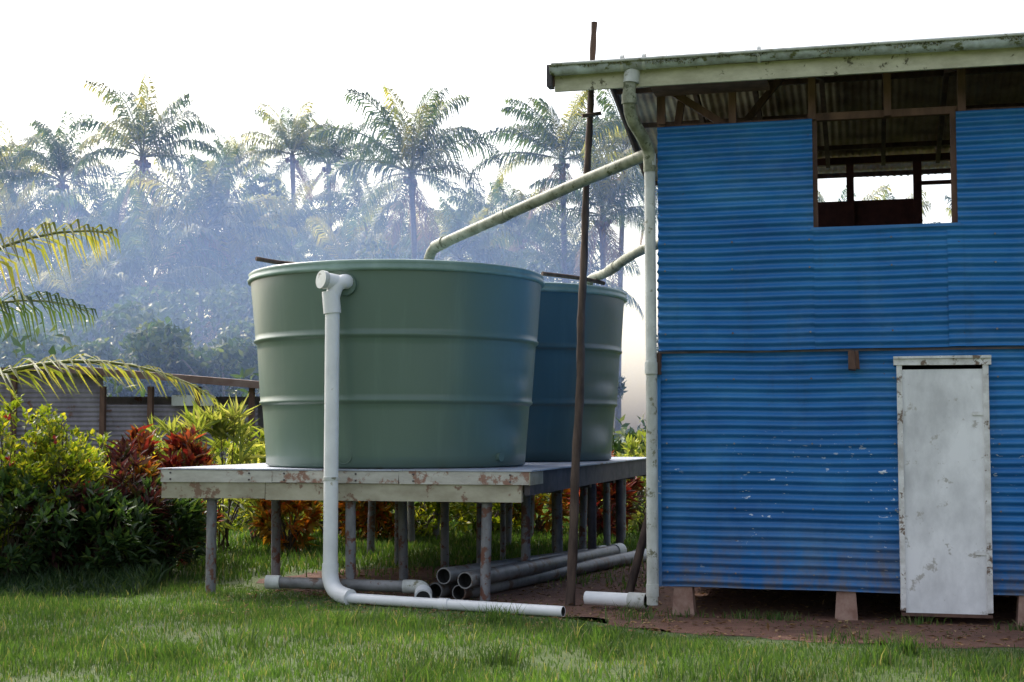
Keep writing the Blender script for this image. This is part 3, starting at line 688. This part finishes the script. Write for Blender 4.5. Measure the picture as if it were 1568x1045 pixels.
def nearfrond(mbname,base,az,el,L_,dr,nl,ll,wl,mat,par,tw=0,hang=.6):
    lv,lt,rv,rt=frond(az,el,L_,dr,nl,ll,wl,R,tw,hang)
    V=np.concatenate([lv,rv]);T=np.concatenate([lt,rt+len(lv)]); mi=np.concatenate([np.zeros(len(lt)),np.ones(len(rt))])
    o=trimesh(mbname,V,T,[mat,'rachis'],mi,parent=par); o.location=base
yp=empty('young_palm'); yp.location=(-6.3,13.0,0)
nearfrond('frond',(0,0,1.15),math.radians(2),.66,3.9,1.30,60,.55,.024,'palmyel',yp,.2,.5)
nearfrond('frond',(0,0,1.4),math.radians(10),1.16,3.5,1.35,58,.75,.024,'palmyel',yp,.5,1.2)
nearfrond('frond',(-.1,.2,1.4),math.radians(25),1.05,3.0,1.5,54,.7,.024,'palmleaf',yp,.4,1.2)
nearfrond('frond',(-.1,-.2,1.4),math.radians(-15),1.25,3.0,1.2,54,.7,.024,'palmyel',yp,.4,1.0)
nearfrond('frond',(-.3,0,1.6),math.radians(-60),1.35,3.3,.9,46,.6,.03,'palmleaf',yp,.6)
nearfrond('frond',(0,0,1.3),math.radians(150),1.1,3.2,1.3,40,.6,.03,'palmleaf',yp)
nearfrond('frond',(0,0,1.3),math.radians(230),.9,3.2,1.5,40,.6,.03,'palmleaf',yp)
nearfrond('frond',(0,0,1.3),math.radians(75),1.0,3.0,1.3,40,.6,.03,'palmyel',yp)
mb=MB(); mb.tube([(0,0,-.2),(0,0,.8),(0,0,1.6)],[.16,.13,.1],'trunk',10); mb.obj('trunk',yp)

# ---------------------------------------------------------------- SHED
S_=empty('weathered_shed'); mb=MB()
SF=lambda s,t,z:(-9.9+1.0*s+.17*t,24.0+.985*t,z)
def hwall(a,b,z0,z1,t,k):
    n=int((z1-z0)/.012); V=[]
    for j in range(n+1):
        z=z0+(z1-z0)*j/n; o=.012*math.sin(2*math.pi*z/.08)
        V+= [SF(a,t+o,z),SF(b,t+o,z)]
    mb.add(V,[(2*j,2*j+1,2*j+3,2*j+2) for j in range(n)],k,True)
hwall(0,3.0,0,2.58,0,'shed_wall'); hwall(3.0,5.6,0,2.0,.05,'shed_wall')
mb.box(SF,(-.2,-.3,2.58),(2.7,3,2.63),'shed_roof',.02)
V=[SF(1.9,-.35,2.70),SF(6.0,-.35,2.36),SF(6.0,2.6,2.39),SF(1.9,2.6,2.73),SF(1.9,-.35,2.58),SF(6.0,-.35,2.24),SF(6.0,2.6,2.28),SF(1.9,2.6,2.64)]
mb.add(V,[(0,1,2,3),(7,6,5,4),(0,4,5,1),(1,5,6,2),(2,6,7,3),(3,7,4,0)],'shed_roof')
for x in (3.0,3.8,4.6,5.5): mb.box(SF,(x,-.12,0),(x+.08,-.04,2.3),'brown')
for x in (0,1.5): mb.box(SF,(x,-.10,0),(x+.07,-.03,2.55),'brown')
mb.box(SF,(0,2.5,0),(5.6,2.6,2.2),'shed_wall')
mb.box(SF,(4.2,-.10,1.98),(4.9,-.06,2.16),'dirty_pvc')
mb.obj('walls_and_roof',S_)

# ---------------------------------------------------------------- SMOKE / HAZE
def haze(name,c,r,dens,col=(.33,.49,1.0)):
    m=bpy.data.materials.new(name); m.use_nodes=True; nt=m.node_tree; nt.nodes.remove(nt.nodes['Principled BSDF'])
    v=nt.nodes.new('ShaderNodeVolumeScatter'); v.inputs['Color'].default_value=(*col,1); v.inputs['Density'].default_value=dens; v.inputs['Anisotropy'].default_value=.1
    nt.links.new(v.outputs[0],nt.nodes['Material Output'].inputs['Volume'])
    bm=bmesh.new(); bmesh.ops.create_icosphere(bm,subdivisions=4,radius=1); me=bpy.data.meshes.new(name); bm.to_mesh(me); bm.free(); me.materials.append(m)
    o=bpy.data.objects.new(name,me); COL.objects.link(o); o.location=c; o.scale=r
haze('smoke_haze',(-14,50,2),(60,22,11),.0065)
haze('smoke_haze',(-7.5,42,5.0),(12,8,4.6),.028)

# ---------------------------------------------------------------- LIGHT
az=math.radians(-42); el=math.radians(42)
w=bpy.data.worlds.new('World'); sc.world=w; w.use_nodes=True; nt=w.node_tree; bg=nt.nodes['Background']
sky=nt.nodes.new('ShaderNodeTexSky'); sky.sky_type='NISHITA'; sky.sun_disc=False; sky.sun_elevation=el; sky.sun_rotation=az%(2*math.pi)
sky.dust_density=5.0; sky.air_density=1.0; sky.ozone_density=1.0
hsv=nt.nodes.new('ShaderNodeHueSaturation'); hsv.inputs['Saturation'].default_value=.5; hsv.inputs['Value'].default_value=2.3
nt.links.new(sky.outputs[0],hsv.inputs['Color']); nt.links.new(hsv.outputs[0],bg.inputs[0]); bg.inputs[1].default_value=.15
sd=bpy.data.lights.new('sun','SUN'); sd.energy=3.3; sd.angle=math.radians(1.0); sd.color=(1,.94,.85)
so=bpy.data.objects.new('sun',sd); COL.objects.link(so)
dv=Vector((math.sin(az)*math.cos(el),math.cos(az)*math.cos(el),math.sin(el)))
so.rotation_euler=dv.to_track_quat('Z','Y').to_euler(); so.location=(0,0,20)
cd=bpy.data.cameras.new('camera'); cd.lens=50; cd.sensor_width=36; cd.clip_end=3000
co=bpy.data.objects.new('camera',cd); COL.objects.link(co); co.location=(0,0,1.5); co.rotation_euler=(math.radians(90+3.756),0,0); sc.camera=co
